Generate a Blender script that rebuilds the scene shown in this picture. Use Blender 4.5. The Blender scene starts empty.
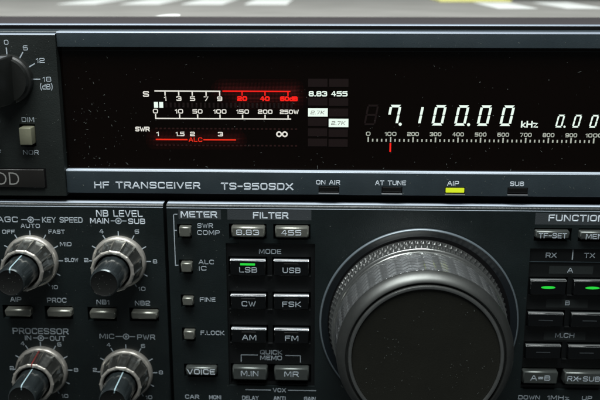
import bpy, bmesh, math, random
from mathutils import Matrix, Vector
random.seed(7)
PI = math.pi
sc = bpy.context.scene
COL = sc.collection
S = 0.001                       # everything is authored in millimetres on the front panel: x right, y up, n out of the panel
Z0 = 0.085                      # the radio's feet stand at z = 0

def W(x, y, n):                 # front panel millimetres -> world metres
    return Vector((x*S, -n*S, y*S + Z0))

# ------------------------------------------------------------------ materials
def mat(name, col, rough=0.5, metal=0.0, spec=0.5, emit=None, es=0.0, bump=0.0, bscale=900, var=0.0, vscale=60, coat=0.0, rvar=0.0):
    m = bpy.data.materials.new(name); m.use_nodes = True
    nt = m.node_tree; b = nt.nodes['Principled BSDF']; L = nt.links
    b.inputs['Base Color'].default_value = (*col, 1)
    b.inputs['Roughness'].default_value = rough
    b.inputs['Metallic'].default_value = metal
    b.inputs['Specular IOR Level'].default_value = spec
    b.inputs['Coat Weight'].default_value = coat
    b.inputs['Coat Roughness'].default_value = 0.12
    tc = nt.nodes.new('ShaderNodeTexCoord')
    if emit:
        b.inputs['Emission Color'].default_value = (*emit, 1)
        b.inputs['Emission Strength'].default_value = es
    if bump:
        n = nt.nodes.new('ShaderNodeTexNoise'); n.inputs['Scale'].default_value = bscale; n.inputs['Detail'].default_value = 3
        bp = nt.nodes.new('ShaderNodeBump'); bp.inputs['Strength'].default_value = bump; bp.inputs['Distance'].default_value = 0.0003
        L.new(tc.outputs['Object'], n.inputs['Vector']); L.new(n.outputs['Fac'], bp.inputs['Height']); L.new(bp.outputs['Normal'], b.inputs['Normal'])
    if var:
        n = nt.nodes.new('ShaderNodeTexNoise'); n.inputs['Scale'].default_value = vscale; n.inputs['Detail'].default_value = 6; n.inputs['Roughness'].default_value = .7
        cr = nt.nodes.new('ShaderNodeMapRange'); cr.inputs['To Min'].default_value = 1-var; cr.inputs['To Max'].default_value = 1+var
        cr.inputs['From Min'].default_value = .3; cr.inputs['From Max'].default_value = .7
        mx = nt.nodes.new('ShaderNodeVectorMath'); mx.operation = 'SCALE'; mx.inputs[0].default_value = col
        L.new(tc.outputs['Object'], n.inputs['Vector']); L.new(n.outputs['Fac'], cr.inputs['Value']); L.new(cr.outputs['Result'], mx.inputs['Scale'])
        L.new(mx.outputs['Vector'], b.inputs['Base Color'])
    if rvar:
        n = nt.nodes.new('ShaderNodeTexNoise'); n.inputs['Scale'].default_value = 45; n.inputs['Detail'].default_value = 8
        cr = nt.nodes.new('ShaderNodeMapRange'); cr.inputs['To Min'].default_value = max(.03, rough-rvar); cr.inputs['To Max'].default_value = rough+rvar
        cr.inputs['From Min'].default_value = .35; cr.inputs['From Max'].default_value = .65
        L.new(tc.outputs['Object'], n.inputs['Vector']); L.new(n.outputs['Fac'], cr.inputs['Value']); L.new(cr.outputs['Result'], b.inputs['Roughness'])
    return m

M = {}
M['bezel']   = mat('bezel plastic', (.023, .033, .039), .38, bump=.12, bscale=2500, var=.15, rvar=.08)
M['side']    = mat('side block plastic', (.0095, .0130, .0120), .5, bump=.25, bscale=2500, var=.2, rvar=.06)
M['panel']   = mat('lower panel plastic', (.0068, .0112, .0118), .38, bump=.25, bscale=2200, var=.22, rvar=.06)
M['black']   = mat('deep black', (.002, .002, .0025), .7, spec=.15)
M['keybed']  = mat('key bed plastic', (.0030, .0038, .0042), .4, bump=.2, bscale=2500)
M['window']  = mat('smoked display window', (.0030, .0016, .0011), .06, spec=.25, rvar=.03)
M['print']   = mat('printed lettering', (.42, .48, .53), .6, var=.12, vscale=900)
M['print2']  = mat('white printed lettering', (.64, .71, .78), .6, var=.1, vscale=900)
M['badge']   = mat('badge lettering', (.42, .42, .40), .4, metal=.3)
M['badgeplate'] = mat('badge plate', (.016, .015, .014), .3)
M['patch']   = mat('heading patch', (.038, .045, .050), .5, bump=.2, bscale=2500)
M['patchdim'] = mat('dim patch', (.016, .020, .020), .5)
M['grey']    = mat('grey button plastic', (.19, .195, .17), .34, metal=.6, bump=.1, bscale=1500, var=.12, vscale=200)
M['olive']   = mat('switch plastic', (.20, .20, .14), .36, bump=.1, bscale=1500, var=.12, vscale=200)
M['greyd']   = mat('dark grey key plastic', (.085, .095, .09), .34, metal=.55, var=.12, vscale=200)
M['key']     = mat('gloss black key', (.0025, .003, .0035), .22, spec=.5)
M['keyglint'] = mat('key glint', (.36, .38, .40), .34, metal=.7)  # pale colour paints the glint on upper key edges
M['knob']    = mat('knob grey metal', (.42, .42, .39), .20, metal=.95, bump=.05, bscale=900, var=.2, vscale=350, rvar=.08)
M['skirt']   = mat('knob satin metal', (.46, .44, .40), .38, metal=.6, bump=.08, bscale=900, var=.25, vscale=400, rvar=.08)
M['knobdk']  = mat('inner knob smoked plastic', (.045, .056, .060), .18, metal=.6, spec=.6, var=.2, vscale=300, coat=.4)
M['cap']     = mat('knob cap', (.0045, .005, .0045), .5, bump=.1, bscale=1500)
M['pointer'] = mat('pointer paint', (.30, .42, .46), .4)
M['pointred'] = mat('red pointer paint', (.20, .022, .02), .4)
M['dial']    = mat('dial satin metal', (.34, .35, .34), .27, metal=.9, bump=.06, bscale=1500, var=.12, vscale=250, rvar=.08)
M['shoulder'] = mat('dial shoulder', (.13, .135, .13), .46, metal=.9, var=.1, vscale=250, rvar=.05)
M['knurl']   = mat('knurled metal', (.42, .43, .42), .26, metal=.95)
M['grip']    = mat('dial grip rubber', (.44, .455, .46), .2, metal=.85, spec=.6, var=.15, vscale=300, rvar=.08)
M['face']    = mat('dial face', (.0120, .0122, .0090), .55, spec=.3, bump=.1, bscale=1800, var=.15)
M['attknob'] = mat('attenuator knob plastic', (.010, .011, .010), .4, bump=.1, bscale=1800)
M['surround'] = mat('dial surround plastic', (.006, .009, .012), .4)
M['top_glint'] = mat('bright edge highlight', (.60, .68, .78), .40, metal=.3, spec=.6)  # pale colour stands in for light caught on upper edges
M['top_glint2'] = mat('dim edge highlight', (.26, .30, .36), .42, metal=.3)  # duller painted highlight for the upper edges of cover and bezel
M['lip'] = mat('surround lip highlight', (.13, .16, .18), .36, metal=.3, spec=.7)  # paler than the surround, painting the highlight on its lip
M['chip']    = mat('bare bright edge', (.55, .57, .6), .35, metal=.5)
M['cover']   = mat('top cover paint', (.075, .066, .070), .16, bump=.04, bscale=400, rvar=.06)
def emis(n, c, s): return mat(n, (.003, .003, .003), .8, spec=.1, emit=c, es=s)
M['vfd']     = emis('lit white segment', (.86, 1.0, .90), 1.0)
M['vfddim']  = emis('lit scale marking', (.80, .86, .74), .55)
M['vfdw']    = emis('lit warm marking', (.95, .93, .84), .85)
M['vfdred']  = emis('lit red segment', (1.0, .014, .008), 1.0)
M['vfdred2'] = emis('lit orange red segment', (1.0, .03, .008), .9)
M['ghost']   = emis('unlit segment', (.0065, .0028, .0026), 1.0)
M['ghostred'] = emis('unlit red dot', (.016, .004, .0035), 1.0)
M['halored'] = emis('red glow halo', (.052, .0028, .0025), 1.0)  # dim emission for the painted halo around lit red segments
M['boxtext'] = mat('segment lettering', (.25, .25, .22), .5)
M['green']   = emis('green indicator', (.02, .70, .05), 1.0)
M['yellow']  = emis('yellow indicator', (.66, .80, .02), 1.0)
M['keyglint2'] = mat('dull key glint', (.16, .17, .17), .4, metal=.5)  # weaker painted glint for the right-hand keys
M['ledoff']  = mat('unlit indicator', (.004, .004, .004), .3)
M['dust']    = mat('dust flecks', (.13, .145, .135), .9, var=.6, vscale=500)

# ------------------------------------------------------------------ mesh helpers
class MB:
    def __init__(s): s.bm = bmesh.new()
    def quad(s, pts):
        vs = [s.bm.verts.new(W(*p)) for p in pts]
        return s.bm.faces.new(vs)
    def box(s, x0, x1, y0, y1, n0, n1, bev=0.0, seg=2, inset=0.0):
        x0, x1 = min(x0, x1), max(x0, x1); y0, y1 = min(y0, y1), max(y0, y1); n0, n1 = min(n0, n1), max(n0, n1)
        i = inset
        c = [(x0, y0, n0), (x1, y0, n0), (x1, y1, n0), (x0, y1, n0), (x0+i, y0+i, n1), (x1-i, y0+i, n1), (x1-i, y1-i, n1), (x0+i, y1-i, n1)]
        v = [s.bm.verts.new(W(*p)) for p in c]
        f = [s.bm.faces.new([v[k] for k in q]) for q in ((3, 2, 1, 0), (4, 5, 6, 7), (0, 1, 5, 4), (1, 2, 6, 5), (2, 3, 7, 6), (3, 0, 4, 7))]
        if bev:
            es = list({e for q in f[1:2] for e in q.edges} | {e for q in f[2:] for e in q.edges if not (e.verts[0] in v[:4] and e.verts[1] in v[:4])})
            bmesh.ops.bevel(s.bm, geom=es, offset=bev*S, segments=seg, affect='EDGES', profile=.5)
        return s
    def poly(s, pts, n0, n1):                      # flat outline (x, y) given thickness
        a = [s.bm.verts.new(W(x, y, n0)) for x, y in pts]; b = [s.bm.verts.new(W(x, y, n1)) for x, y in pts]
        s.bm.faces.new(b); s.bm.faces.new(a[::-1])
        for k in range(len(pts)):
            j = (k+1) % len(pts); s.bm.faces.new((a[k], a[j], b[j], b[k]))
        return s
    def profile_x(s, x0, x1, prof):                # (y, n) outline swept along x, closed
        a = [s.bm.verts.new(W(x0, y, n)) for y, n in prof]; b = [s.bm.verts.new(W(x1, y, n)) for y, n in prof]
        k = len(prof)
        for i in range(k):
            j = (i+1) % k; s.bm.faces.new((a[i], a[j], b[j], b[i]))
        s.bm.faces.new(a[::-1]); s.bm.faces.new(b)
        return s
    def lathe(s, cx, cy, prof, seg=96, fn=None, cap=True):   # prof: (r, n); fn(theta, i) -> extra radius
        rings = []
        for i, (r, n) in enumerate(prof):
            if r <= 1e-6:
                rings.append([s.bm.verts.new(W(cx, cy, n))]); continue
            ring = []
            for k in range(seg):
                t = 2*PI*k/seg; rr = r + (fn(t, i) if fn else 0)
                ring.append(s.bm.verts.new(W(cx+rr*math.cos(t), cy+rr*math.sin(t), n)))
            rings.append(ring)
        for a, b in zip(rings, rings[1:]):
            if len(a) == 1 and len(b) == 1: continue
            for k in range(seg):
                j = (k+1) % seg
                if len(b) == 1: s.bm.faces.new((a[k], a[j], b[0]))
                elif len(a) == 1: s.bm.faces.new((a[0], b[j], b[k]))
                else: s.bm.faces.new((a[k], a[j], b[j], b[k]))
        return s
    def plate(s, x0, x1, y0, y1, n, holes, depth):  # a sheet with real rectangular openings, their walls going down to n-depth
        xs = sorted({x0, x1} | {v for h in holes for v in h[:2]}); ys = sorted({y0, y1} | {v for h in holes for v in h[2:4]})
        for i in range(len(xs)-1):
            for j in range(len(ys)-1):
                cx, cy = (xs[i]+xs[i+1])/2, (ys[j]+ys[j+1])/2
                if any(h[0] < cx < h[1] and h[2] < cy < h[3] for h in holes): continue
                s.quad([(xs[i], ys[j], n), (xs[i+1], ys[j], n), (xs[i+1], ys[j+1], n), (xs[i], ys[j+1], n)])
        for a, b, c, d in holes:
            m = n-depth
            s.quad([(a, c, m), (b, c, m), (b, c, n), (a, c, n)][::-1]); s.quad([(a, d, n), (b, d, n), (b, d, m), (a, d, m)][::-1])
            s.quad([(a, c, n), (a, d, n), (a, d, m), (a, c, m)][::-1]); s.quad([(b, c, m), (b, d, m), (b, d, n), (b, c, n)][::-1])
        return s
    def build(s, name, material, parent=None, smooth=False, angle=35, mats=None):
        bmesh.ops.remove_doubles(s.bm, verts=s.bm.verts, dist=1e-7)
        me = bpy.data.meshes.new(name); s.bm.normal_update(); s.bm.to_mesh(me); s.bm.free()
        me.materials.append(material)
        if smooth:
            for p in me.polygons: p.use_smooth = True
            me.set_sharp_from_angle(angle=math.radians(angle))
        o = bpy.data.objects.new(name, me); COL.objects.link(o)
        # origin at the mesh's own centre
        if me.vertices:
            c = sum((v.co for v in me.vertices), Vector())/len(me.vertices)
            me.transform(Matrix.Translation(-c)); o.location = c
        if parent is not None: attach(o, parent)
        return o

def wloc(o):
    v = Vector(o.location)
    p = o.parent
    while p is not None: v += p.location; p = p.parent
    return v
def attach(o, p):
    v = wloc(o); o.parent = p; o.location = v - wloc(p)

def font_text(string, x0, x1, yc, h, n, material, parent, name='printed_label', bold=0.0, slant=0.0, th=.05):
    cu = bpy.data.curves.new(name, 'FONT'); cu.body = string; cu.size = 1; cu.resolution_u = 3
    cu.offset = bold; cu.shear = slant; cu.extrude = .02
    t = bpy.data.objects.new('tmp', cu); COL.objects.link(t)
    dg = bpy.context.evaluated_depsgraph_get(); me = bpy.data.meshes.new_from_object(t.evaluated_get(dg))
    bpy.data.objects.remove(t); bpy.data.curves.remove(cu)
    vs = [v.co.copy() for v in me.vertices]
    ax, bx = min(v.x for v in vs), max(v.x for v in vs); ay, by = min(v.y for v in vs), max(v.y for v in vs); az, bz = min(v.z for v in vs), max(v.z for v in vs)
    cx, cy = (x0+x1)/2, yc
    for v, c in zip(me.vertices, vs):
        v.co = W(x0+(c.x-ax)/(bx-ax)*(x1-x0), yc+((c.y-ay)/(by-ay)-.5)*h, n+(c.z-az)/(bz-az)*th) - W(cx, cy, n)
    me.name = name; me.materials.clear(); me.materials.append(material)
    o = bpy.data.objects.new(name, me); COL.objects.link(o); o.location = W(cx, cy, n); attach(o, parent)
    return o

# a wide square-shouldered stroke alphabet like the one printed on the panel: every glyph is a list of strokes in a
# unit box; 'r' strokes have their corners rounded, 'c' strokes are rounded and closed, 's' strokes are straight
GL = {
 'A': (1.0, ['s 0,0 .42,1 .58,1 1,0', 's .16,.33 .84,.33']), 'B': (.95, ['r 0,0 1,0 1,.52 0,.52', 'r .8,.52 .95,.52 .95,1 0,1', 's 0,0 0,1']),
 'C': (.95, ['r 1,.72 1,1 0,1 0,0 1,0 1,.28']), 'D': (1.0, ['r 0,0 1,0 1,1 0,1', 's 0,0 0,1']), 'E': (.85, ['s 1,1 0,1 0,0 1,0', 's 0,.5 .9,.5']),
 'F': (.85, ['s 1,1 0,1 0,0', 's 0,.5 .88,.5']), 'G': (1.0, ['r 1,.75 1,1 0,1 0,0 1,0 1,.5', 's 1,.5 .6,.5']), 'H': (1.0, ['s 0,0 0,1', 's 1,0 1,1', 's 0,.5 1,.5']),
 'I': (.02, ['s .5,0 .5,1']), 'J': (.8, ['r 1,1 1,0 0,0 0,.3']), 'K': (.95, ['s 0,0 0,1', 's .95,1 .25,.5 1,0', 's 0,.5 .25,.5']), 'L': (.8, ['s 0,1 0,0 1,0']),
 'M': (1.15, ['s 0,0 0,1 .1,1 .5,.12 .9,1 1,1 1,0']), 'N': (1.0, ['s 0,0 0,1 .08,1 .92,0 1,0 1,1']), 'O': (1.0, ['c 0,0 1,0 1,1 0,1']),
 'P': (.92, ['r 0,.42 1,.42 1,1 0,1', 's 0,0 0,1']), 'Q': (1.0, ['c 0,0 1,0 1,1 0,1', 's .6,.3 1.05,-.05']), 'R': (.95, ['r 0,.45 1,.45 1,1 0,1', 's 0,0 0,1', 's .55,.45 1,0']),
 'S': (.95, ['r 1,.74 1,1 0,1 0,.52 1,.48 1,0 0,0 0,.26']), 'T': (.95, ['s 0,1 1,1', 's .5,1 .5,0']), 'U': (1.0, ['r 0,1 0,0 1,0 1,1']),
 'V': (1.0, ['s 0,1 .45,0 .55,0 1,1']), 'W': (1.3, ['s 0,1 .24,0 .3,0 .5,.9 .7,0 .76,0 1,1']), 'X': (1.0, ['s 0,0 1,1', 's 0,1 1,0']), 'Y': (1.0, ['s 0,1 .5,.45 1,1', 's .5,.45 .5,0']),
 'Z': (.9, ['s 0,1 1,1 0,0 1,0']), '0': (.95, ['c 0,0 1,0 1,1 0,1']), '1': (.28, ['s 0,.78 1,1 1,0']), '2': (.95, ['r 0,.74 0,1 1,1 1,.5 0,.46 0,0', 's 0,0 1,0']),
 '3': (.95, ['r 0,.75 0,1 .97,1 .97,.5 .35,.5', 'r .97,.5 1,.5 1,0 0,0 0,.25']), '4': (.95, ['s .75,0 .75,1 .6,1 0,.3 1,.3']), '5': (.95, ['r 0,.0 1,0 1,.58 0,.58', 's 0,.58 0,1 .95,1']),
 '6': (.95, ['c 0,0 1,0 1,.56 0,.56', 'r 0,.12 0,1 .95,1']), '7': (.9, ['s 0,1 1,1 .35,0']), '8': (.95, ['c .03,.5 .97,.5 .97,1 .03,1', 'c 0,0 1,0 1,.5 0,.5']), '9': (.95, ['c 0,.44 1,.44 1,1 0,1', 'r 1,.7 1,0 .05,0']),
 '.': (.06, ['s 0,0 .9,0']), ',': (.06, ['s 0,0 1,0']), '-': (.6, ['s 0,.48 1,.48']), '=': (.75, ['s 0,.66 1,.66', 's 0,.32 1,.32']), '(': (.22, ['s 1,1.15 .25,.85 0,.5 .25,.15 1,-.15']), ')': (.22, ['s 0,1.15 .75,.85 1,.5 .75,.15 0,-.15']),
 'd': (.75, ['s 1,1 1,0', 'c 0,0 1,0 1,.66 0,.66']), 'k': (.75, ['s 0,0 0,1', 's .9,.68 .2,.3 1,0']), 'z': (.75, ['s 0,.66 1,.66 0,0 1,0']), ' ': (.45, []),
}
def stroke_pts(spec):
    kind, *ps = spec.split(); P = [tuple(float(v) for v in p.split(',')) for p in ps]
    return kind, P
def text(string, x0, x1, yc, h, n, material, parent, name='printed_label', bold=0.0, slant=0.0, th=.02, weight=None):
    if name == 'badge_lettering': return font_text(string, x0, x1, yc, h, n, material, parent, name, bold, slant, th)
    wt = weight or (h*.14+.05)*(1+bold*8)
    gap = .42; tot = sum(GL[c][0] for c in string)+gap*(len(string)-1)
    u = (x1-x0-wt)/max(tot, .3)
    cu = bpy.data.curves.new(name, 'CURVE'); cu.dimensions = '3D'; cu.bevel_depth = wt/2*S; cu.bevel_resolution = 1; cu.use_fill_caps = True
    cx = (x0+x1)/2; x = x0+wt/2; hh = h-wt; yb = yc-hh/2
    if tot < .3: x = cx-tot*u/2
    for c in string:
        gw, strokes = GL[c]
        for sp in strokes:
            kind, P = stroke_pts(sp)
            Q = [((x+px*gw*u+slant*(py-.5)*hh), yb+py*hh) for px, py in P]
            out = []
            if kind != 'c':                       # square pen: open ends reach half a stroke further
                for e0, e1 in ((0, 1), (-1, -2)):
                    if kind == 'r' and .02 < P[e0][1] < .98: continue
                    dd = Vector(Q[e0])-Vector(Q[e1]); dd = dd.normalized()*wt*.48 if dd.length else dd
                    Q[e0] = (Q[e0][0]+dd.x, Q[e0][1]+dd.y)
            if kind == 's': out = Q
            else:
                N = len(Q); rad = (.30 if max(p[1] for p in P)-min(p[1] for p in P) > .7 and c not in 'B68923' else .2)*hh
                for i, q in enumerate(Q):
                    if kind == 'r' and i in (0, N-1): out.append(q); continue
                    a, b_ = Vector(Q[i-1]), Vector(Q[(i+1) % N]); v = Vector(q); da, db = a-v, b_-v
                    r = min(rad, da.length*.49, db.length*.49)
                    if r < 1e-4: out.append(q); continue
                    p1, p2 = v+da.normalized()*r, v+db.normalized()*r
                    for k in range(4):
                        t = k/3; m_ = p1*(1-t)**2+v*2*t*(1-t)+p2*t*t; out.append((m_.x, m_.y))
            spl = cu.splines.new('POLY'); spl.points.add(len(out)-1)
            for p_, (qx, qy) in zip(spl.points, out): p_.co = ((qx-cx)*S, (qy-yc)*S, 0, 1)
            spl.use_cyclic_u = (kind == 'c')
        x += (gw+gap)*u
    t = bpy.data.objects.new('tmp', cu); COL.objects.link(t)
    dg = bpy.context.evaluated_depsgraph_get(); me = bpy.data.meshes.new_from_object(t.evaluated_get(dg))
    bpy.data.objects.remove(t); bpy.data.curves.remove(cu)
    k = th/max(wt/2, 1e-6)*.8
    for v in me.vertices: v.co = Vector((v.co.x, -v.co.z*k, v.co.y))
    me.name = name; me.materials.clear(); me.materials.append(material)
    o = bpy.data.objects.new(name, me); COL.objects.link(o); o.location = W(cx, yc, n); attach(o, parent)
    return o

def textc(string, xc, yc, w, h, n, material, parent, **k): return text(string, xc-w/2, xc+w/2, yc, h, n, material, parent, **k)

# eye point used only to convert sizes read on the panel plane to the face of something standing proud of it
EX, EY, ED = 9.33, 76.78, 280.0
def up(v, h, e): return e + (v-e)*(1-h/ED)

# ------------------------------------------------------------------ the transceiver
radio = bpy.data.objects.new('radio_transceiver', None); COL.objects.link(radio); radio.location = (0.05, 0.2, 0)
radio['label'] = 'black amateur radio transceiver with lit frequency display, knobs and large tuning dial'
radio['category'] = 'radio'
R = radio
XL, XR = -172, 230

# --- case behind the front: a real box 400 mm deep
b = MB(); b.profile_x(XL+2, XR-2, [(-80, -400), (-80, -17), (56.0, -17), (57.6, -16.4), (58.05, -16.6), (58.2, -17.2), (58.2, -400)])
case = b.build('top_cover', M['cover'], R, smooth=True, angle=50)
MB().box(XL+3, XR-3, -78, 55.5, -16.8, -7).build('chassis', M['black'], R)
MB().box(XL+2.5, XR-2.5, 50, 57.72, -16.5, -15.6).build('seam_shade', M['black'], R)  # black strip painting the shade of the gap below the cover

# --- bezel around the display window
WT, WB, WL, WR = 51.8, 11.0, -78.7, 138.0
def bezel_bar(mb, x0, x1, yt, yb, n=-2, back=-14, top_r=.55):
    a = [(yb, back), (yb, n-.3), (yb+.12, n)]
    for k in range(5):
        t = k/4*PI/2; a.append((yt-top_r+top_r*math.sin(t), n-top_r+top_r*math.cos(t)))
    a.append((yt, back)); mb.profile_x(x0, x1, a)
b = MB(); bezel_bar(b, -78.7, XR, 56.75, WT, top_r=.7)
bezel_bar(b, XL, -78.72, 56.75, 50, n=-4.5, top_r=.7)
bez = b.build('display_bezel', M['bezel'], R, smooth=True, angle=40)
b = MB(); b.box(138, XR, WB, WT, -14, -2); b.build('blank_panel', M['bezel'], R)
b = MB()
a = [(3.0, -7), (3.0, -2.3), (3.25, -2)]
for k in range(4):
    t = k/3*PI/2; a.append((WB-.3+.3*math.sin(t), -2.3+.3*math.cos(t)))
a.append((WB, -7)); b.profile_x(-78.7, XR, a)
strip = b.build('indicator_strip', M['bezel'], R, smooth=True, angle=40)

# --- window, the display behind it shows on its face
WN = -4.0
b = MB(); b.box(WL+.2, WR-.2, WB-.3, WT+.3, -6.9, WN); win = b.build('display_window', M['window'], R)
b = MB(); b.box(WL+.3, WR-.3, 50.55, 50.68, WN, WN+.12); b.build('window_trim', M['bezel'], win)
DN = WN+.04
# dots of flat panel coordinates were read for the plane n=-2.5
def dx(x): return up(x, DN+2.5, EX)
def dy(y): return up(y, DN+2.5, EY)
def drect(mb, x0, x1, y0, y1, t=.04): mb.box(dx(x0), dx(x1), dy(y0), dy(y1), DN, DN+t)
def dtext(s, x0, x1, yc, h, m, **k): return text(s, dx(x0), dx(x1), dy(yc), h, DN, m, win, name=k.pop('name', 'display_lettering'), th=.04, **k)

# signal meter
b = MB(); drect(b, -47.75, -26.1, 37.40, 37.80)
for x in (-44.3, -39.8, -35.35, -30.8, -26.35): drect(b, x-.2, x+.2, 36.1, 37.4)
b.build('meter_scale', M['vfdw'], win)
b = MB(); drect(b, -25.4, -3.2, 37.46, 37.86)
for x in (-19.0, -11.5, -4.0): drect(b, x-.2, x+.2, 36.2, 37.46)
b.build('red_meter_scale', M['vfdred'], win)
dtext('S', -51.6, -49.6, 36.6, 1.9, M['vfdw'], bold=.03)
for s, x, w in (('1', -44.3, .8), ('3', -39.8, 1.7), ('5', -35.3, 1.7), ('7', -30.8, 1.6), ('9', -26.4, 1.7)): dtext(s, x-w/2, x+w/2, 35.15, 1.55, M['vfdw'], bold=.035)
for s, x, w in (('20', -19.0, 3.3), ('40', -11.6, 3.3), ('60dB', -3.7, 5.8)): dtext(s, x-w/2, x+w/2, 35.25, 1.6, M['vfdred'], bold=.09)
b = MB(); drect(b, -48.1, -46.75, 32.1, 34.0); drect(b, -46.35, -45.05, 32.1, 34.0); b.build('meter_bar', M['vfd'], win)
b = MB()
for k in range(30):
    x = -44.0+k*1.42; drect(b, x-.33, x+.33, 32.2, 33.8)
b.build('unlit_meter_bars', M['ghost'], win)
b = MB(); drect(b, -47.9, -3.0, 28.35, 28.75)
for x in (-47.7, -39.75, -33.8, -26.4, -18.95, -11.55, -4.0): drect(b, x-.2, x+.2, 28.75, 29.95)
b.build('power_scale', M['vfdw'], win)
for s, x, w in (('0', -47.7, 1.7), ('10', -39.9, 2.7), ('50', -33.8, 3.3), ('100', -26.4, 4.3), ('150', -18.9, 4.1), ('200', -11.5, 4.8), ('250W', -3.6, 6.2)):
    dtext(s, x-w/2, x+w/2, 30.95, 1.5, M['vfdw'], bold=.03)
dtext('SWR', -54.7, -49.9, 24.95, 1.6, M['vfdw'], bold=.04)
for s, x, w in (('1', -47.3, .8), ('1.5', -39.8, 2.9), ('2', -35.7, 1.6), ('3', -26.4, 1.7)): dtext(s, x-w/2, x+w/2, 23.4, 1.5, M['vfdw'], bold=.03)
b = MB()
for cx in (-7.0, -5.1): 
    b.lathe(dx(cx), dy(23.5), [(.98, DN), (.98, DN+.04), (.52, DN+.04), (.52, DN)], 20)
b.build('infinity_mark', M['vfdw'], win)
b = MB()
for x0, x1 in ((-48.0, -37.4), (-32.1, -21.3)): drect(b, x0, x1, 21.3, 21.72)
b.build('red_level_bar', M['vfdred2'], win)
dtext('ALC', -37.0, -32.5, 21.5, 1.45, M['vfdred2'], bold=.0)
b = MB()
for k in range(34):
    x = -47.6+k*1.4
    for y in (19.6, 25.2): drect(b, x-.35, x+.35, y-.25, y+.25)
b.build('unlit_red_dots', M['ghostred'], win)
def near(x, y, x0, x1, y0): return math.hypot(max(x0-x, 0, x-x1), y-y0)
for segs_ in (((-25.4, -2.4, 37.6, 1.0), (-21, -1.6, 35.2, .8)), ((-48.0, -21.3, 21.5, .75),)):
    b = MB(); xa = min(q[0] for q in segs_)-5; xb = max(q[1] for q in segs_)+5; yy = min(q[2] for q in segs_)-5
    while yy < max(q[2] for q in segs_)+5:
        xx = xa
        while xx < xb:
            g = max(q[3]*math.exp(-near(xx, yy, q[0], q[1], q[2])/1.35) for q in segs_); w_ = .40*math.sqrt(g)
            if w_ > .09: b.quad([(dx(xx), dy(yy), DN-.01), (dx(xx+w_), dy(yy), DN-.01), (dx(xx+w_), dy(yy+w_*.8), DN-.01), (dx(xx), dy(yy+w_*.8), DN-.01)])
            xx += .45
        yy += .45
    b.build('red_halo', M['halored'], win)  # dots shrink outwards, imitating a red glow around the lit scales

# filter indication
dtext('8.83', 2.75, 8.75, 36.95, 1.75, M['vfd'], bold=.04)
dtext('455', 10.0, 15.4, 37.0, 1.75, M['vfd'], bold=.04)
for x0, y0 in ((2.55, 29.45), (9.35, 26.0)):
    b = MB(); drect(b, x0, x0+6.45, y0, y0+2.75); f = b.build('lit_filter_block', M['vfd'], win)
    text('2.7K', dx(x0+.9), dx(x0+5.4), dy(y0+1.35), 1.25, DN+.04, M['boxtext'], win, name='filter_lettering', slant=.2, th=.03)
b = MB()
for x0, ys in ((2.55, (39.2, 33.05, 26.35, 22.9, 19.5)), (9.35, (39.2, 33.0, 29.5, 22.7, 19.4))):
    for y0 in ys: drect(b, x0, x0+6.3, y0, y0+2.6)
b.build('unlit_filter_blocks', M['ghost'], win)

# seven segment digits
def seg_digit(left, y0, w, h, lean, t, segs, material, name):
    g = t*.10
    def P(u, v): return (dx(left+u+lean*v/h), dy(y0+v))
    b = MB()
    H = {'a': h-t, 'g': h/2-t/2, 'd': 0}
    for s in segs:
        if s in H:
            v = H[s]; pts = [(t*.55+g, v+t*.5), (t*.95+g, v), (w-t*.95-g, v), (w-t*.55-g, v+t*.5), (w-t*.95-g, v+t), (t*.95+g, v+t)]
            if s == 'd': pts = [(t*.15+g, v), (w-t*.15-g, v), (w-t*.95-g, v+t), (t*.95+g, v+t)]
            if s == 'a': pts = [(t*.95+g, v), (w-t*.95-g, v), (w-t*.15-g, v+t), (t*.15+g, v+t)]
        else:
            u = 0 if s in 'ef' else w-t
            lo, hi = (t*.9, h/2-g*2.2) if s in 'ec' else (h/2+g*2.2, h-t*.9)
            pts = [(u, lo), (u+t, lo), (u+t, hi-.0), (u+t*.5, hi+t*.25 if s in 'ec' else hi), (u, hi)]
        b.poly([P(*q) for q in pts], DN, DN+.04)
    return b.build(name, material, win)
SEG = {'0': 'abcdef', '1': 'bc', '7': 'abcf', '8': 'abcdefg'}
for k, c in enumerate('710000'):
    seg_digit(28.15+k*7.35, 26.7, 3.75, 6.75, 1.15, .82, SEG[c], M['vfd'], 'frequency_digit')
for x in (32.75, 55.0):
    MB().lathe(dx(x), dy(27.05), [(0, DN+.04), (.52, DN+.04), (.52, DN)][::-1], 16).build('decimal_point', M['vfd'], win)
for k in (0, 1):
    if k == 0: seg_digit(20.8, 26.7, 3.75, 6.75, 1.15, .6, 'abcdefg', M['ghost'], 'unlit_digit')
dtext('kHz', 72.0, 77.5, 27.3, 2.25, M['vfd'], bold=.03)
for k in range(3): seg_digit(83.0+k*5.45, 26.3, 2.25, 4.2, .85, .52, SEG['0'], M['vfd'], 'sub_frequency_digit')
MB().lathe(dx(86.1), dy(26.55), [(0, DN+.04), (.36, DN+.04), (.36, DN)][::-1], 14).build('decimal_point', M['vfd'], win)
for k in range(11):
    x = 22.35+k*7.35; s = str(k*100); w = (1.5, 0, 3.9, 4.9)[len(s)-1] if len(s) < 4 else 5.4
    if len(s) == 3: w = 3.8
    dtext(s, x-w/2, x+w/2, 23.85-k*.012, 1.35, M['vfddim'], bold=.02)
b = MB()
for k in range(51):
    x = 22.4+k*1.47; big = k % 5 == 0; drect(b, x-.22, x+.22, 21.1 if big else 21.25, 22.75 if big else 22.15)
b.build('frequency_scale', M['vfddim'], win)
b = MB(); drect(b, 29.45, 30.0, 17.8, 20.8); b.build('red_scale_pointer', M['vfdred'], win)

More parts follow.
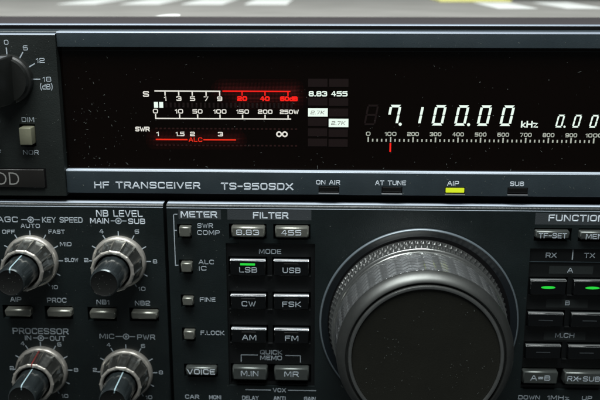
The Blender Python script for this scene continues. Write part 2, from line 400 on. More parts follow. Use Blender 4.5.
# strip lettering and lamps
text('HF TRANSCEIVER', -69.5, -33.6, 5.85, 2.35, -1.98, M['print2'], strip, bold=.035)
text('TS-950SDX', -26.6, -2.35, 5.75, 2.45, -1.98, M['print2'], strip, bold=.035)
for s, x0, x1, lx0, lx1, lit in (('ON AIR', 5.3, 13.3, 6.3, 12.85, None), ('AT TUNE', 25.0, 35.2, 27.3, 33.9, None), ('AIP', 48.9, 52.8, 48.3, 54.7, 'yellow'), ('SUB', 69.6, 74.2, 69.0, 75.4, None)):
    text(s, x0, x1, 7.35, 1.6, -1.98, M['print2'], strip, bold=.015)
    MB().box(lx0-.15, lx1+.15, 3.85, 6.1, -1.98, -1.94).build('indicator_recess', M['black'], strip)
    MB().box(lx0+.15, lx1-.15, 4.3, 5.85, -1.94, -1.6, bev=.12).build('indicator_lamp', M[lit] if lit else M['ledoff'], strip)
    MB().box(lx0-.15, lx1+.15, 3.5, 3.82, -1.99, -1.2, bev=.08).build('indicator_ledge', M['keyglint'], strip)

# --- upper left block with attenuator knob, dim switch and maker's badge
b = MB()
hol = [(-92.9, -87.7, 19.0, 26.6), (-106.6, -100.9, 19.0, 26.6)]
b.plate(XL, -78.85, 2.2, 55.5, -1.0, hol, 3)
b.profile_x(XL, -78.85, [(55.5, -14), (55.5, -1.0), (55.8, -1.1), (56.0, -1.35), (56.05, -1.7), (56.05, -14)])
b.quad([(-78.85, 2.2, -14), (-78.85, 55.9, -14), (-78.85, 55.9, -1.2), (-78.85, 2.2, -1.0)])
b.quad([(XL, 2.2, -14), (-78.85, 2.2, -14), (-78.85, 2.2, -1), (XL, 2.2, -1)])
blk = b.build('switch_panel', M['side'], R, smooth=True, angle=40)
MB().box(XL+.2, -79.0, 2.3, 55.3, -6.9, -4.1).build('switch_panel_backing', M['black'], R)
N1 = -.98
def line(mb, x0, y0, x1, y1, w, n, t=.05):
    d = Vector((x1-x0, y1-y0)).normalized(); p = Vector((-d.y, d.x))*w/2
    mb.poly([(x0-p.x, y0-p.y), (x1-p.x, y1-p.y), (x1+p.x, y1+p.y), (x0+p.x, y0+p.y)], n, n+t)
b = MB(); cx, cy = -95.0, 41.45
for deg in (0, 31, 60, 90): 
    t = math.radians(deg); line(b, cx+7.9*math.sin(t), cy+7.9*math.cos(t), cx+10.3*math.sin(t), cy+10.2*math.cos(t), .38, N1)
b.build('tick_marks', M['print'], blk)
for s, x, y, w, h in (('0', -94.9, 53.3, 1.5, 1.6), ('6', -88.8, 51.5, 1.6, 1.6), ('12', -84.2, 47.5, 2.8, 1.6), ('18', -82.5, 41.45, 2.8, 1.6), ('(dB)', -82.9, 39.0, 4.2, 1.9), ('DIM', -89.9, 28.1, 4.2, 1.6), ('NOR', -89.8, 17.1, 5.3, 1.6), ('ON', -101.0, 27.9, 3.6, 1.6), ('OFF', -102.3, 17.1, 5.0, 1.6)):
    textc(s, x, y, w, h, N1, M['print'], blk)
def rocker(x0, x1, m):
    b = MB(); b.box(x0, x1, 20.2, 26.0, -4, 2.6, bev=.35, seg=3)
    return b.build('slide_switch', m, R, smooth=True, angle=35)
rocker(-92.0, -87.95, M['olive']); rocker(-105.9, -101.6, M['black'])
b = MB(); b.lathe(cx, cy, [(8.1, -1), (8.1, .6), (7.9, 1.2), (7.3, 1.6), (6.9, 3.0), (0, 3.0)], 72)
att = b.build('attenuator_knob', M['attknob'], R, smooth=True, angle=35)
b = MB(); b.box(cx-2.6, cx+2.6, cy-7.5, cy+8.0, 1.0, 15.0, bev=.5, seg=3, inset=.5); b.build('knob_grip', M['attknob'], att, smooth=True)
b = MB(); b.box(cx-.25, cx+.25, cy+3.0, cy+6.8, 14.98, 15.1); b.build('pointer_line', M['pointer'], att)
MB().profile_x(cx-1.5, cx+1.9, [(cy+7.2, 4), (cy+8.0, 4), (cy+7.72, 12.5), (cy+7.2, 14.9), (cy+6.9, 14.9)]).build('grip_glint', M['keyglint'], att)  # pale piece painting the gloss reflection on the grip's upper end
b = MB(); b.box(-131, -85.7, 5.2, 11.4, -1.0, -.2, bev=.25, seg=3); bd = b.build('maker_badge', M['badgeplate'], R, smooth=True)
b = MB(); b.box(-131.3, -85.2, 4.9, 11.7, -.995, -.93); b.build('badge_surround', M['black'], bd)
text('KENWOOD', -124.0, -94.2, 8.25, 4.3, -.2, M['badge'], bd, name='badge_lettering', bold=-.012)

# --- lower panels with rounded top edges, highlight painted on
def top_glint(x0, x1, y, n, c, parent, m='top_glint', lift=.03):     # chamfer whose pale colour paints the highlight of an upper edge
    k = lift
    MB().profile_x(x0, x1, [(y+k, n-c-3.5), (y+k, n-c), (y-c*.15+k*.5, n-c*.6), (y-c*.6, n-c*.15+k*.5), (y-c, n+k), (y-c-.12, n+k), (y-c-.12, n-.05), (y-.1, n-c-.9), (y-.1, n-c-3.5)]).build('edge_highlight', M[m], parent, smooth=True, angle=50)
def rounded_top(x0, x1, y, r=1.1, back=-6.5, yb=-84, skip=None):
    a = []
    for k in range(7):
        t = k/6*PI/2; a.append((y-r+r*math.sin(t), -r+r*math.cos(t)))
    return a + [(y, back), (y-r, back)]
LH = [(-103.9, -93.6, -42.1, -37.1), (-89.1, -79.3, -42.1, -37.2), (-74.0, -63.9, -42.6, -37.4), (-59.4, -49.2, -42.5, -37.5)]
YT = -.15
b = MB(); b.profile_x(XL, -46.1, rounded_top(0, 0, YT)); b.plate(XL, -46.1, -84, YT-1.1, 0, LH, 3)
b.quad([(-46.1, -84, -6), (-46.1, YT-1.1, -6), (-46.1, YT-1.1, 0), (-46.1, -84, 0)])
kp = b.build('knob_panel', M['panel'], R, smooth=True, angle=30); top_glint(XL, -46.12, YT, 0, 1.1, kp)
SM = [(-41.5, -36.6, -12.1, -7.0), (-41.3, -36.6, -24.8, -19.7), (-41.2, -36.6, -37.1, -32.4), (-41.2, -36.5, -49.8, -44.7), (-41.0, -29.0, -63.5, -58.4)]
CH = SM + [(-24.0, -11.3, -12.2, -6.7), (-9.0, 3.5, -12.2, -6.7), (-25.2, 5.1, -66.6, -13.6), (78.2, 90.6, -11.8, -7.2), (92.8, 105.5, -11.8, -7.2), (77.3, 107, -66.2, -14.4)]
b = MB(); b.profile_x(-44.9, XR, rounded_top(0, 0, YT)); b.plate(-44.9, XR, -84, YT-1.1, 0, CH, 3)
b.quad([(-44.9, YT-1.1, -6), (-44.9, -84, -6), (-44.9, -84, 0), (-44.9, YT-1.1, 0)])
cp = b.build('key_panel', M['panel'], R, smooth=True, angle=30); top_glint(-44.88, XR, YT, 0, 1.2, cp)
MB().box(XL+.2, XR-.2, -83.5, -1.6, -6.9, -3.02).build('panel_backing', M['black'], R)

NP = .02
top_glint(-78.7, XR, 56.75, -2, .4, bez, 'top_glint2'); top_glint(-78.7, XR, WB, -2, .3, strip); top_glint(XL, -78.86, 56.05, -1, .3, blk, 'top_glint2')
def ptext(s, x0, x1, yc, h, par, m='print', **k): return text(s, x0, x1, yc, h, NP, M[m], par, **k)
def patch(x0, x1, y0, y1, par, m='patch', n=0): return MB().box(x0, x1, y0, y1, n, n+.018).build('heading_patch', M[m], par)
def conc(x, y, xa, xb, par):
    b = MB(); 
    b.lathe(x, y, [(1.12, NP), (1.12, NP+.04), (.78, NP+.04), (.78, NP)], 28)
    b.lathe(x, y, [(.42, NP), (.42, NP+.04), (0, NP+.04)], 16)
    line(b, xa, y, x-1.2, y, .26, NP); line(b, x+1.2, y, xb, y, .26, NP)
    b.build('concentric_mark', M['print'], par)
top_glint(XL+2, XR-2, 58.2, -16.4, .3, case, 'top_glint2')
ptext('AGC', -102.9, -95.8, -6.0, 2.0, kp, bold=.01); conc(-91.4, -6.0, -94.6, -88.2, kp); ptext('KEY SPEED', -87.5, -73.6, -6.0, 2.0, kp, bold=.01)
ptext('NB LEVEL', -68.9, -53.1, -3.55, 2.35, kp, m='print2', bold=.012); ptext('MAIN', -71.1, -64.6, -6.15, 1.9, kp, m='print2', bold=.01); conc(-61.4, -6.15, -64.0, -58.6, kp); ptext('SUB', -58.1, -52.3, -6.25, 1.9, kp, m='print2', bold=.01)
ptext('PROCESSOR', -101.1, -81.3, -46.8, 2.3, kp, bold=.01); ptext('IN', -97.0, -94.7, -49.4, 1.8, kp); conc(-91.3, -49.4, -94.0, -88.7, kp); ptext('OUT', -88.1, -82.6, -49.5, 1.8, kp)
ptext('MIC', -70.4, -65.2, -48.4, 1.9, kp); conc(-61.0, -48.4, -64.7, -57.8, kp); ptext('PWR', -57.1, -50.8, -48.5, 1.9, kp)
for s, x, y, w in (('OFF', -99.4, -10.4, 4.4), ('AUTO', -91.7, -8.2, 6.6), ('FAST', -82.8, -10.2, 5.6), ('MID', -80.0, -14.6, 4.0), ('SLOW', -78.4, -20.3, 4.7), ('10', -85.0, -30.3, 2.3),
                   ('4', -67.5, -9.9, 1.5), ('6', -55.3, -9.9, 1.5), ('2', -73.3, -20.3, 1.5), ('8', -49.6, -20.5, 1.5), ('10', -54.6, -30.5, 2.5),
                   ('4', -98.0, -51.6, 1.5), ('6', -84.9, -51.8, 1.5), ('2', -102.6, -61.2, 1.5), ('8', -79.6, -61.5, 1.6), ('10', -84.3, -71.8, 2.4),
                   ('4', -67.4, -51.7, 1.5), ('6', -55.2, -51.9, 1.5), ('2', -72.8, -61.4, 1.5), ('8', -49.3, -62.0, 1.5), ('10', -54.0, -71.8, 2.4)):
    textc(s, x, y, w, 1.45, NP, M['print'], kp)
for s, x0, x1, y in (('AIP', -100.9, -97.0, -35.0), ('PROC', -88.0, -81.2, -35.1), ('NB1', -70.7, -66.2, -35.6), ('NB2', -57.3, -52.0, -35.8)):
    ptext(s, x0, x1, y, 1.75, kp)
KC = [(-92.0, -20.6), (-61.7, -20.5), (-91.6, -61.6), (-61.3, -62.1)]
for cx, cy in KC:
    b = MB()
    for k in range(-5, 6):
        t = math.radians(30*k); line(b, cx+8.6*math.sin(t), cy+8.6*math.cos(t), cx+10.7*math.sin(t), cy+10.7*math.cos(t), .34, NP)
    b.build('tick_marks', M['print'], kp)

# --- concentric knobs: ring skirt, scalloped sleeve, smoked inner knob with its line, black cap
def dual_knob(cx, cy, line_deg, red_deg, rot):
    NF = 14; seg = 168
    body = [(8.45-1.15*k/8, 2.3+8.0*k/8) for k in range(9)]
    def fn(t, i):
        f = (t*NF/(2*PI)+rot) % 1.0
        d = 1 if .22 < f < .78 else 0
        e = abs(f-.5)*2
        return -(.52 if i else .15)*(1-e**4)*(1 if i < 8 else .75)
    b = MB(); b.lathe(cx, cy, [(8.6, 2.2)]+body[1:], seg, fn)
    k = b.build('dual_knob', M['knob'], R, smooth=True, angle=24)
    MB().lathe(cx, cy, [(9.2, .12), (9.32, .7), (9.22, 1.5), (8.95, 2.15), (8.5, 2.5), (7.9, 2.55)], 96).build('knob_skirt', M['skirt'], k, smooth=True, angle=60)
    def fr(t, i):
        f = (t*NF/(2*PI)+rot) % 1.0
        return -.24*(1-(abs(f-.5)*2)**4) if i < 4 else 0
    MB().lathe(cx, cy, [(6.9, 10.0), (7.38, 10.15), (7.42, 10.6), (7.1, 10.95), (6.5, 11.05), (6.1, 10.85), (5.95, 10.3), (5.95, 6.5)], seg, fr).build('knob_rim', M['skirt'], k, smooth=True, angle=40)
    MB().lathe(cx, cy, [(5.94, 6.6), (5.0, 6.6), (0, 6.6)], 48).build('knob_gap', M['black'], k)
    def fn2(t, i): return -.16*max(0, math.cos(t*10+rot*6))**2 if 0 < i < 4 else 0
    b = MB(); b.lathe(cx, cy, [(5.5, 6.7), (5.42, 9), (5.15, 14), (4.9, 19.5), (4.85, 20.6), (4.65, 21.4), (4.25, 21.75)], 80, fn2)
    b.build('inner_knob', M['knobdk'], k, smooth=True, angle=30)
    MB().lathe(cx, cy, [(4.3, 21.2), (4.22, 21.75), (3.9, 21.6), (0, 21.5)], 64).build('knob_cap', M['cap'], k, smooth=True)
    def stripe(deg, pts, w, m, nm):
        t = math.radians(deg); s, c = math.sin(t), math.cos(t); b = MB(); vs = []
        for r, n in pts:
            vs.append(((cx+r*s-w*c, cy+r*c+w*s, n), (cx+r*s+w*c, cy+r*c-w*s, n)))
        for (p, q), (p2, q2) in zip(vs, vs[1:]): b.quad([p, q, q2, p2])
        b.build(nm, m, k)
    if line_deg is not None:
        stripe(line_deg, [(5.5, 9), (5.24, 14), (4.98, 19.5), (4.94, 20.62), (4.72, 21.46), (4.25, 21.83), (3.2, 21.68)], .23, M['pointer'], 'pointer_line')
    if red_deg is not None:
        stripe(red_deg, [(8.6, 2.6), (8.0, 7.0), (7.42, 10.5), (7.2, 10.92), (6.7, 11.08), (6.2, 10.95)], .20, M['pointred'], 'red_pointer_line')
    return k
dual_knob(*KC[0], 4, None, .1); dual_knob(*KC[1], None, None, .35); dual_knob(*KC[2], 3, 2, .1); dual_knob(*KC[3], 13, None, .15)

# --- buttons
KEYS = []
def button(x0, x1, yt, yb, h, m, name, label=None, lw=None, lh=1.9, lm='print', base=-2.9, bev=.35, inset=.15, ly=None, lx=None):
    X0, X1, YB = up(x0, h, EX), up(x1, h, EX), up(yb, h, EY); YTp = yt
    b = MB(); b.box(X0, X1, YB, YTp, base, h, bev=bev, seg=1, inset=inset)
    o = b.build(name, m, R, smooth=True, angle=35)
    KEYS.append(o)
    if label:
        yy = up(ly, h, EY) if ly is not None else (YB+YTp)/2-.1
        cx = up(lx, h, EX) if lx is not None else (X0+X1)/2
        textc(label, cx, yy, lw, lh, h+.01, M[lm], o, name='key_lettering')
    return o
for (a, c, d, e), mm_ in zip(LH, ('grey', 'grey', 'grey', 'grey')):
    button(a+.4, c-.4, e-.45, d+.45, 2.6, M['grey'], 'push_button', bev=.5)
for a, c, d, e in SM[:4]: button(a+.35, c-.3, e-.35, d+.4, 2.2, M['grey'], 'push_button', bev=.3)
button(-40.6, -29.4, -58.75, -63.0, 2.0, M['greyd'], 'push_button', 'VOICE', 9.8, 2.0, 'print2', bev=.45, ly=-61.5)
button(-23.4, -11.8, -7.0, -11.7, 2.4, M['grey'], 'push_button', '8.83', 7.7, 1.9, 'print2', bev=.5, ly=-9.8, lx=-17.7)
button(-8.6, 3.05, -7.05, -11.7, 2.4, M['grey'], 'push_button', '455', 6.8, 1.9, 'print2', bev=.5, ly=-9.8, lx=-3.0)
button(78.7, 90.2, -7.6, -11.1, 2.0, M['greyd'], 'push_button', 'TF-SET', 9.3, 1.8, 'print', bev=.4, ly=-9.95)
button(93.3, 105.0, -7.6, -11.2, 2.0, M['greyd'], 'push_button', 'MENU', 7.6, 1.8, 'print', bev=.4, ly=-10.0)

# meter column print
patch(-40.9, -26.6, -5.25, -1.95, cp); ptext('METER', -40.2, -27.9, -3.65, 2.25, cp, m='print2', bold=.04)
patch(-24.4, 3.8, -5.3, -1.7, cp); ptext('FILTER', -15.8, -3.9, -3.75, 2.3, cp, m='print2', bold=.04)
patch(78.2, 107, -6.0, -2.0, cp); ptext('FUNCTION', 82.6, 101.2, -3.7, 2.3, cp, m='print2', bold=.035)
b = MB(); line(b, -41.3, -3.6, -42.75, -3.6, .28, NP); line(b, -42.6, -3.46, -42.6, -21.9, .28, NP); line(b, -42.46, -9.3, -41.7, -9.3, .28, NP); line(b, -42.46, -21.76, -41.6, -21.76, .28, NP)
b.build('bracket_mark', M['print'], cp)
for s, x0, x1, y in (('SWR', -34.7, -29.4, -7.55), ('COMP', -34.8, -27.1, -10.0), ('ALC', -34.6, -29.4, -20.5), ('IC', -34.6, -32.0, -22.8), ('FINE', -34.6, -29.2, -34.2), ('F.LOCK', -34.7, -26.4, -46.6), ('CAR', -41.0, -36.0, -71.3), ('MONI', -32.4, -28.1, -71.4),
                     ('VOX', -9.6, -5.0, -68.2), ('DELAY', -20.6, -14.7, -71.4), ('ANTI', -9.4, -5.1, -71.4), ('GAIN', 1.4, 5.6, -71.4), ('DOWN', 76.8, 84.4, -69.5), ('1MHz', 87.0, 94.6, -69.4), ('UP', 99.0, 102.5, -69.4)):
    ptext(s, x0, x1, y, 1.6, cp)
b = MB(); line(b, -19.4, -68.15, -10.3, -68.15, .25, NP); line(b, -4.3, -68.15, 5.7, -68.15, .25, NP); b.build('bracket_mark', M['print'], cp)

# --- recessed key bed on the left of the dial
ROWS = [(-19.0, -25.2), (-31.7, -37.6), (-44.1, -50.2)]
KX = [(-23.9, -11.75), (-9.0, 3.0)]
bh = [(-24.5, 3.7, yb-.2, yt+.4) for yt, yb in ROWS] + [(-24.5, 3.9, -66.0, -58.4)]
b = MB(); b.plate(-25.2, 5.1, -66.6, -13.6, -.8, bh, 2)
kb = b.build('key_bed', M['keybed'], R)
def bars(rows, x0, xm0, xm1, x1, par):
    b = MB()
    for yt, yb in rows:
        b.box(xm0, xm1, yb-.2, yt+.4, -2.8, -.85)
        for a, c in ((x0, x0+.75), (xm0, xm1), (x1-.6, x1)): b.box(a, c, yb-.2, yb+.12, -2.7, .1, bev=.1)
    return b.build('key_divider', M['keybed'], par)
bars(ROWS, -24.5, -11.2, -9.5, 3.7, kb)
text('MODE', -14.0, -6.4, -16.75, 1.75, -.78, M['print'], kb)
b = MB(); b.box(-25.0, -20.8, -14.05, -13.85, -.8, -.4); b.box(-13.6, -6.6, -14.05, -13.85, -.8, -.4); b.build('frame_edge', M['bezel'], kb)
text('QUICK', -14.05, -6.3, -54.0, 1.7, -.78, M['print'], kb); text('MEMO', -14.05, -6.35, -56.15, 1.7, -.78, M['print'], kb)
b = MB(); q = -.78
line(b, -20.75, -57.7, -20.75, -55.1, .26, q); line(b, -20.75, -55.1, -14.9, -55.1, .26, q); line(b, -5.2, -55.1, .15, -55.1, .26, q); line(b, .15, -55.1, .15, -57.7, .26, q)
b.build('bracket_mark', M['print'], kb)
def mode_key(x0, x1, yt, yb, label, lit=None, lw=6, h=1.6):
    o = button(x0, x1, yt, yb, h, M['key'], 'mode_key', bev=.18, inset=.05)
    X0, X1 = up(x0, h, EX), up(x1, h, EX)
    MB().profile_x(X0+.05, X1-.05, [(yt+.03, .2), (yt+.03, h-.33), (yt-.33, h+.03), (yt-.5, h+.03), (yt-.5, .2)]).build('key_highlight', M['keyglint'], o)  # pale strip painting light caught on the key's top edge
    c = (X0+X1)/2
    if label: textc(label, c+.1, up(yb, h, EY)+2.0, lw, 1.95, h+.01, M['print'], o, name='key_lettering')
    if lit is not None:
        MB().box(c-2.6, c+2.5, yt-2.0, yt-1.2, h-.2, h+.12, bev=.15).build('indicator_light', M['green'] if lit else M['ledoff'], o)
    return o
for (yt, yb), labs in zip(ROWS, ((('LSB', 6.1, True), ('USB', 6.1, False)), (('CW', 4.9, False), ('FSK', 6.4, False)), (('AM', 4.9, False), ('FM', 4.6, False)))):
    for (x0, x1), (s, w, lit) in zip(KX, labs): mode_key(x0, x1, yt, yb, s, lit, w)
button(-24.0, -11.5, -58.7, -64.6, 1.8, M['greyd'], 'memo_key', 'M.IN', 6.2, 2.0, 'print', bev=.45, ly=-61.9)
button(-9.2, 3.2, -58.8, -64.7, 1.8, M['greyd'], 'memo_key', 'MR', 5.0, 2.0, 'print', bev=.45, ly=-62.0)

# --- recessed key bed on the right
RR = [(-25.1, -31.0), (-37.0, -42.6), (-48.9, -54.6)]
bh = [(77.9, 106.0, yb-.2, yt+.35) for yt, yb in RR] + [(77.6, 106.3, -64.9, -58.3)]
b = MB(); b.plate(77.3, 107, -66.2, -14.4, -.8, bh, 2); fb = b.build('key_bed', M['keybed'], R)
bars(RR, 77.9, 90.8, 92.5, 106.0, fb)
text('RX', 82.8, 86.4, -17.0, 1.75, -.78, M['print'], fb); text('TX', 95.6, 99.2, -16.95, 1.75, -.78, M['print'], fb)
b = MB(); line(b, 91.75, -14.9, 91.75, -18.5, .35, -.78); b.build('divider_mark', M['print'], fb)
b = MB(); b.box(77.4, 106.9, -19.35, -19.2, -.8, -.45); b.build('frame_edge', M['bezel'], fb)
for s, w, x0, x1, y0, y1, y in (('A', 1.9, 84.3, 99.0, -23.6, -20.8, -22.3), ('B', 1.6, 84.2, 98.3, -35.8, -32.8, -34.1), ('M.CH', 6.6, 84.3, 98.5, -47.8, -44.7, -46.1)):
    patch(x0, x1, y0, y1, fb, 'patchdim', -.8); textc(s, 91.4, y, w, 1.7, -.77, M['print'], fb)
def rkey(x0, x1, yt, yb, lit):
    o = button(x0, x1, yt, yb, 1.6, M['key'], 'function_key', bev=.18, inset=.05)
    X0, X1 = up(x0, 1.6, EX), up(x1, 1.6, EX); c = (X0+X1)/2
    MB().profile_x(X0+.05, X1-.05, [(yt+.03, .2), (yt+.03, 1.22), (yt-.38, 1.63), (yt-.45, 1.63), (yt-.45, .2)]).build('key_highlight', M['keyglint2'], o)
    if lit: 
        b = MB(); b.poly([(c+2.4*math.cos(a*PI/8), yt-2.6+.45*math.sin(a*PI/8)) for a in range(16)], 1.4, 1.75); b.build('indicator_light', M['green'], o)
    else: MB().box(c-2.4, c+2.4, yt-2.7, yt-2.45, 1.4, 1.68).build('indicator_slot', M['patch'], o)
for i, (yt, yb) in enumerate(RR):
    rkey(78.25, 90.3, yt, yb, i == 0); rkey(92.9, 105.4, yt, yb, i == 0)
button(77.9, 90.2, -58.6, -64.4, 1.8, M['greyd'], 'memo_key', 'A=B', 6.8, 1.9, 'print', bev=.4, ly=-62.0)
o = button(92.3, 105.6, -58.65, -64.5, 1.8, M['greyd'], 'memo_key', 'RX SUB', 11.2, 1.9, 'print', bev=.4, ly=-62.0)
b = MB(); cxa = up(97.2, 1.8, EX); ya = up(-61.95, 1.8, EY)
b.poly([(cxa-1.0, ya), (cxa-.45, ya-.45), (cxa-.45, ya+.45)], 1.81, 1.86); b.poly([(cxa+1.0, ya), (cxa+.45, ya+.45), (cxa+.45, ya-.45)], 1.81, 1.86); b.poly([(cxa-.5, ya-.12), (cxa+.5, ya-.12), (cxa+.5, ya+.12), (cxa-.5, ya+.12)], 1.81, 1.86)
b.build('arrow_mark', M['print'], o)

# --- the main dial
CX, CY = 40.9, -41.9
b = MB(); b.lathe(CX, CY, [(34.25, 0), (34.15, .5), (33.9, .8), (33.6, .85), (33.3, .7), (32.6, .35), (31.8, .15), (31.3, .05)], 192)
ring = b.build('dial_surround', M['surround'], R, smooth=True, angle=60)
MB().lathe(CX, CY, [(34.22, .3), (34.12, .7), (33.85, .92), (33.6, .9), (33.5, .75)], 192).build('surround_lip_highlight', M['lip'], ring, smooth=True)
MB().lathe(CX, CY, [(31.6, .06), (20, .06), (0, .06)], 128).build('dial_gap_shade', M['black'], ring)  # flat black disc painting the shade in the gap around the dial
DX, DY = CX-.6, CY+.35
b = MB()
b.lathe(DX, DY, [(29.6, .3), (30.05, .6), (30.2, 1.3), (30.1, 2.2)], 192)
b.lathe(DX, DY, [(29.5, 7.6), (29.45, 8.5), (29.0, 8.9), (28.2, 8.95), (28.2, 9.35), (28.75, 9.45), (28.85, 9.75), (28.6, 10.1), (27.6, 10.15)], 192)
b.lathe(DX, DY, [(24.5, 27.2), (24.4, 28.9), (24.15, 29.35), (23.7, 29.5), (23.3, 29.35), (23.1, 28.9)], 192)
dial = b.build('tuning_dial', M['dial'], R, smooth=True, angle=40)
b = MB(); b.lathe(DX, DY, [(27.0, 24.9), (28.0, 25.1), (27.95, 26.0), (27.35, 27.1), (26.6, 28.1), (25.6, 28.9), (25.25, 28.95), (25.1, 28.6), (25.0, 27.2), (24.5, 27.2)], 192); b.build('dial_shoulder', M['shoulder'], dial, smooth=True, angle=50)
# knurled skirt: two rows of small triangular teeth
NT = 100; seg = NT*4; rows = [(30.1, 2.2), (30.0, 3.2), (29.85, 4.2), (29.75, 5.2), (29.6, 6.4), (29.5, 7.6)]
def kfn(t, i):
    f = (t*NT/(2*PI)) % 1.0
    tri = 1-abs(2*f-1); tri2 = abs(2*f-1)
    return (0, .8*tri-.35, .3*tri-.25, .3*tri2-.25, .8*tri2-.35, 0)[i]
b = MB(); b.lathe(DX, DY, rows, seg, kfn); b.build('knurled_ring', M['knurl'], dial)
# herringbone grip
NC = 36; per = 12; ns = 66; seg = NC*per
rows = [(28.05-.45*i/ns, 10.1+15.1*i/ns) for i in range(ns+1)]
def gfn(t, i):
    f = (t*NC/(2*PI)) % 1.0; e = abs(2*f-1)
    v = (i/ns*6.0 + .75*e) % 1.0
    h = .50*(1-v) if v > .15 else .50*v/.15
    if i in (0, ns): h = 0
    return h - .12*e**8
b = MB(); b.lathe(DX, DY, rows, seg, gfn); b.build('rubber_grip', M['grip'], dial, smooth=True, angle=50)
MB().lathe(DX, DY, [(23.2, 28.6), (23.0, 28.85), (22.4, 28.8), (12, 28.6), (0, 28.5)], 160).build('dial_face', M['face'], dial, smooth=True)

# ------------------------------------------------------------------ things lying behind on the cover
def tag(o, label, cat, kind=None):
    o['label'] = label; o['category'] = cat
    if kind: o['kind'] = kind
SH = 58.25
m = bpy.data.materials.new('grey printed paper'); m.use_nodes = True; nt = m.node_tree; L = nt.links; bs = nt.nodes['Principled BSDF']; bs.inputs['Roughness'].default_value = .55
tc = nt.nodes.new('ShaderNodeTexCoord'); n = nt.nodes.new('ShaderNodeTexNoise'); n.inputs['Scale'].default_value = 30; n.inputs['Detail'].default_value = 5
cr = nt.nodes.new('ShaderNodeValToRGB'); cr.color_ramp.elements[0].position = .3; cr.color_ramp.elements[0].color = (.275, .268, .25, 1); cr.color_ramp.elements[1].position = .7; cr.color_ramp.elements[1].color = (.34, .33, .31, 1)
L.new(tc.outputs['Object'], n.inputs['Vector']); L.new(n.outputs['Fac'], cr.inputs['Fac']); L.new(cr.outputs['Color'], bs.inputs['Base Color'])
M['sheet'] = m; M['white'] = mat('white print', (.93, .95, .92), .55); M['yel'] = mat('yellow paper', (.80, .76, .25), .6); M['dk'] = mat('dark green plastic', (.012, .022, .016), .5)
M['orange'] = mat('orange plastic', (.5, .2, .05), .4)
sheet = MB().box(-215, 265, SH, SH+.25, -395, -60).build('paper_sheet', M['sheet'])
tag(sheet, 'light grey sheet with white printed blocks lying on top of the radio', 'paper sheet')
for x0, x1, na, nb_ in ((-129.5, -109.5, -168, -255), (-97.1, -77, -168, -255), (-66, -44.8, -168, -255), (-34, -12.3, -168, -255), (86, 104, -128, -200), (117.5, 136, -130, -200)):
    b = MB(); b.box(x0, x1, SH+.25, SH+.3, nb_, na); b.build('white_block', M['white'], sheet)
b = MB(); b.bm.faces.new([b.bm.verts.new(W(-53.3+4.6*math.cos(t*PI/12), SH+.28, -60.2-16*math.sin(t*PI/12))) for t in range(13)][::-1]); b.build('white_spot', M['white'], sheet)
o = MB().box(69, 108, SH+.3, SH+1.5, -300, -207, bev=.3, seg=2).build('yellow_notepad', M['yel'], None, smooth=True)
tag(o, 'pale yellow pad lying on the grey sheet behind the radio display', 'notepad')
o = MB().box(109.5, 205, SH+.3, SH+26, -330, -228, bev=2, seg=3).build('dark_case', M['dk'], None, smooth=True)
tag(o, 'dark green box on the grey sheet beside the yellow pad', 'box')

for o in KEYS:                                  # keys never seat perfectly square
    o.rotation_euler = [math.radians(random.uniform(-.6, .6)) for _ in range(3)]; o.location.y += random.uniform(-.00015, .00015)
# ------------------------------------------------------------------ dust
b = MB()
def fleck(x, y, n, s):
    a = random.random()*PI; k = random.choice((4, 5, 6)); el = random.choice((1, 1, 1.4, 1.4, 2.6, 4.5))
    pts = []
    for i in range(k):
        t = 2*PI*i/k+random.uniform(-.3, .3); u, v = s*el*math.cos(t), s*math.sin(t)/el**.5
        pts.append((x+u*math.cos(a)-v*math.sin(a), y+u*math.sin(a)+v*math.cos(a)))
    vs = [b.bm.verts.new(W(px, py, n)) for px, py in pts]; f = b.bm.faces.new(vs)
def sz(): return random.choice((.05, .06, .07, .08, .08, .10, .13))*random.uniform(.8, 1.25)
for _ in range(170): fleck(random.uniform(-78, 98), random.uniform(11.5, 50), WN+.1, sz())
for _ in range(60): fleck(random.gauss(-70, 6), random.gauss(22, 8) if random.random() < .7 else random.uniform(12, 48), WN+.1, sz()*1.2)
for _ in range(90): fleck(random.uniform(-78, 98), random.uniform(3.5, 10.5), -1.93, sz())
for _ in range(70): fleck(random.uniform(-78, 98), random.uniform(52.5, 56), -1.95, sz()*.8)
for _ in range(70): fleck(random.uniform(-101, -79.5), random.uniform(3, 54), -.9, sz())
for _ in range(190): fleck(random.uniform(-102, -47), random.uniform(-74, -2), .07, sz()*.9)
for _ in range(110): fleck(random.uniform(-44, 4), random.uniform(-74, -2), .08, sz()*.8)
for _ in range(110):
    x, y = random.uniform(5.5, 77), random.uniform(-74, -2)
    if math.hypot(x-CX, y-CY) > 35: fleck(x, y, .07, sz())
for _ in range(75):
    r = 22*math.sqrt(random.random()); t = random.random()*2*PI; fleck(CX+r*math.cos(t), CY+r*math.sin(t), 28.95, sz()*.9)
for gx, gy, gs in ((-10, 3, 3.5), (9, -3, 3), (-15, -8, 2.5)):
    for _ in range(16): fleck(CX+gx+random.gauss(0, gs), CY+gy+random.gauss(0, gs), 28.95, sz()*.8)
for cx, cy in KC:
    for _ in range(14):
        r = 3.6*math.sqrt(random.random()); t = random.random()*2*PI; fleck(cx+r*math.cos(t), cy+r*math.sin(t), 21.9, .07)
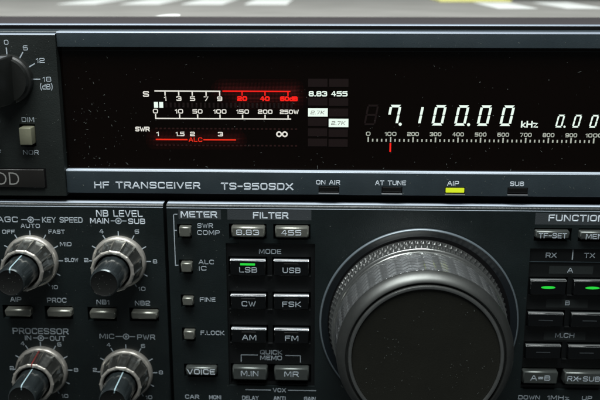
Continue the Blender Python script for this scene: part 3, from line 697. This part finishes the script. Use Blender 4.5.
d = b.build('dust', M['dust']); tag(d, 'pale dust flecks scattered over the front of the radio', 'dust', 'stuff')
# root at the base, children keep their places
root_loc = Vector((0.05, 0.2, 0))

# ------------------------------------------------------------------ camera
f_px = 869.8
Y = Vector((0, 3247, 869.8)).normalized(); Z = Vector((-30, -233, 869.8)); Z = (Z - Y*Z.dot(Y)).normalized(); X = Y.cross(Z)
def toW(a, b_, c): return Vector((a, -c, b_))
right, upv, back = toW(X[0], Y[0], Z[0]), toW(X[1], Y[1], Z[1]), toW(X[2], Y[2], Z[2])
cam = bpy.data.objects.new('camera', bpy.data.cameras.new('camera')); COL.objects.link(cam)
mw = Matrix((right, upv, back)).transposed().to_4x4(); mw.translation = W(EX, EY, ED)
cam.matrix_world = mw
cd = cam.data; cd.sensor_width = 36; cd.lens = f_px/600*36; cd.clip_start = .01; cd.clip_end = 50
cd.dof.use_dof = True; cd.dof.focus_distance = .283; cd.dof.aperture_fstop = 13.5
sc.camera = cam

# ------------------------------------------------------------------ light
w = bpy.data.worlds.new('World'); sc.world = w; w.use_nodes = True
bg = w.node_tree.nodes['Background']; bg.inputs['Color'].default_value = (.86, .95, .97, 1); bg.inputs['Strength'].default_value = .065
def area(name, loc, target, sx, sy, power, col):
    l = bpy.data.lights.new(name, 'AREA'); l.shape = 'RECTANGLE'; l.size = sx; l.size_y = sy; l.energy = power; l.color = col
    o = bpy.data.objects.new(name, l); COL.objects.link(o); o.location = loc
    d = Vector(target)-Vector(loc); o.rotation_euler = d.to_track_quat('-Z', 'Y').to_euler(); return o
area('ceiling_lamp', (-.06, -.19, .62), (0, 0, .1), .50, .26, 7.0, (.95, .99, .98))
area('front_fill', (-.35, -.75, .75), (0, 0, .05),   .5, .4, .12, (.90, .96, 1.0))  # added weak fill from the front, lifting the lettering

sc.view_settings.view_transform = 'Standard'; sc.view_settings.look = 'None'; sc.view_settings.exposure = 0; sc.view_settings.gamma = 1
sc.render.engine = 'CYCLES'
try: sc.cycles.use_denoising = True
except Exception: pass
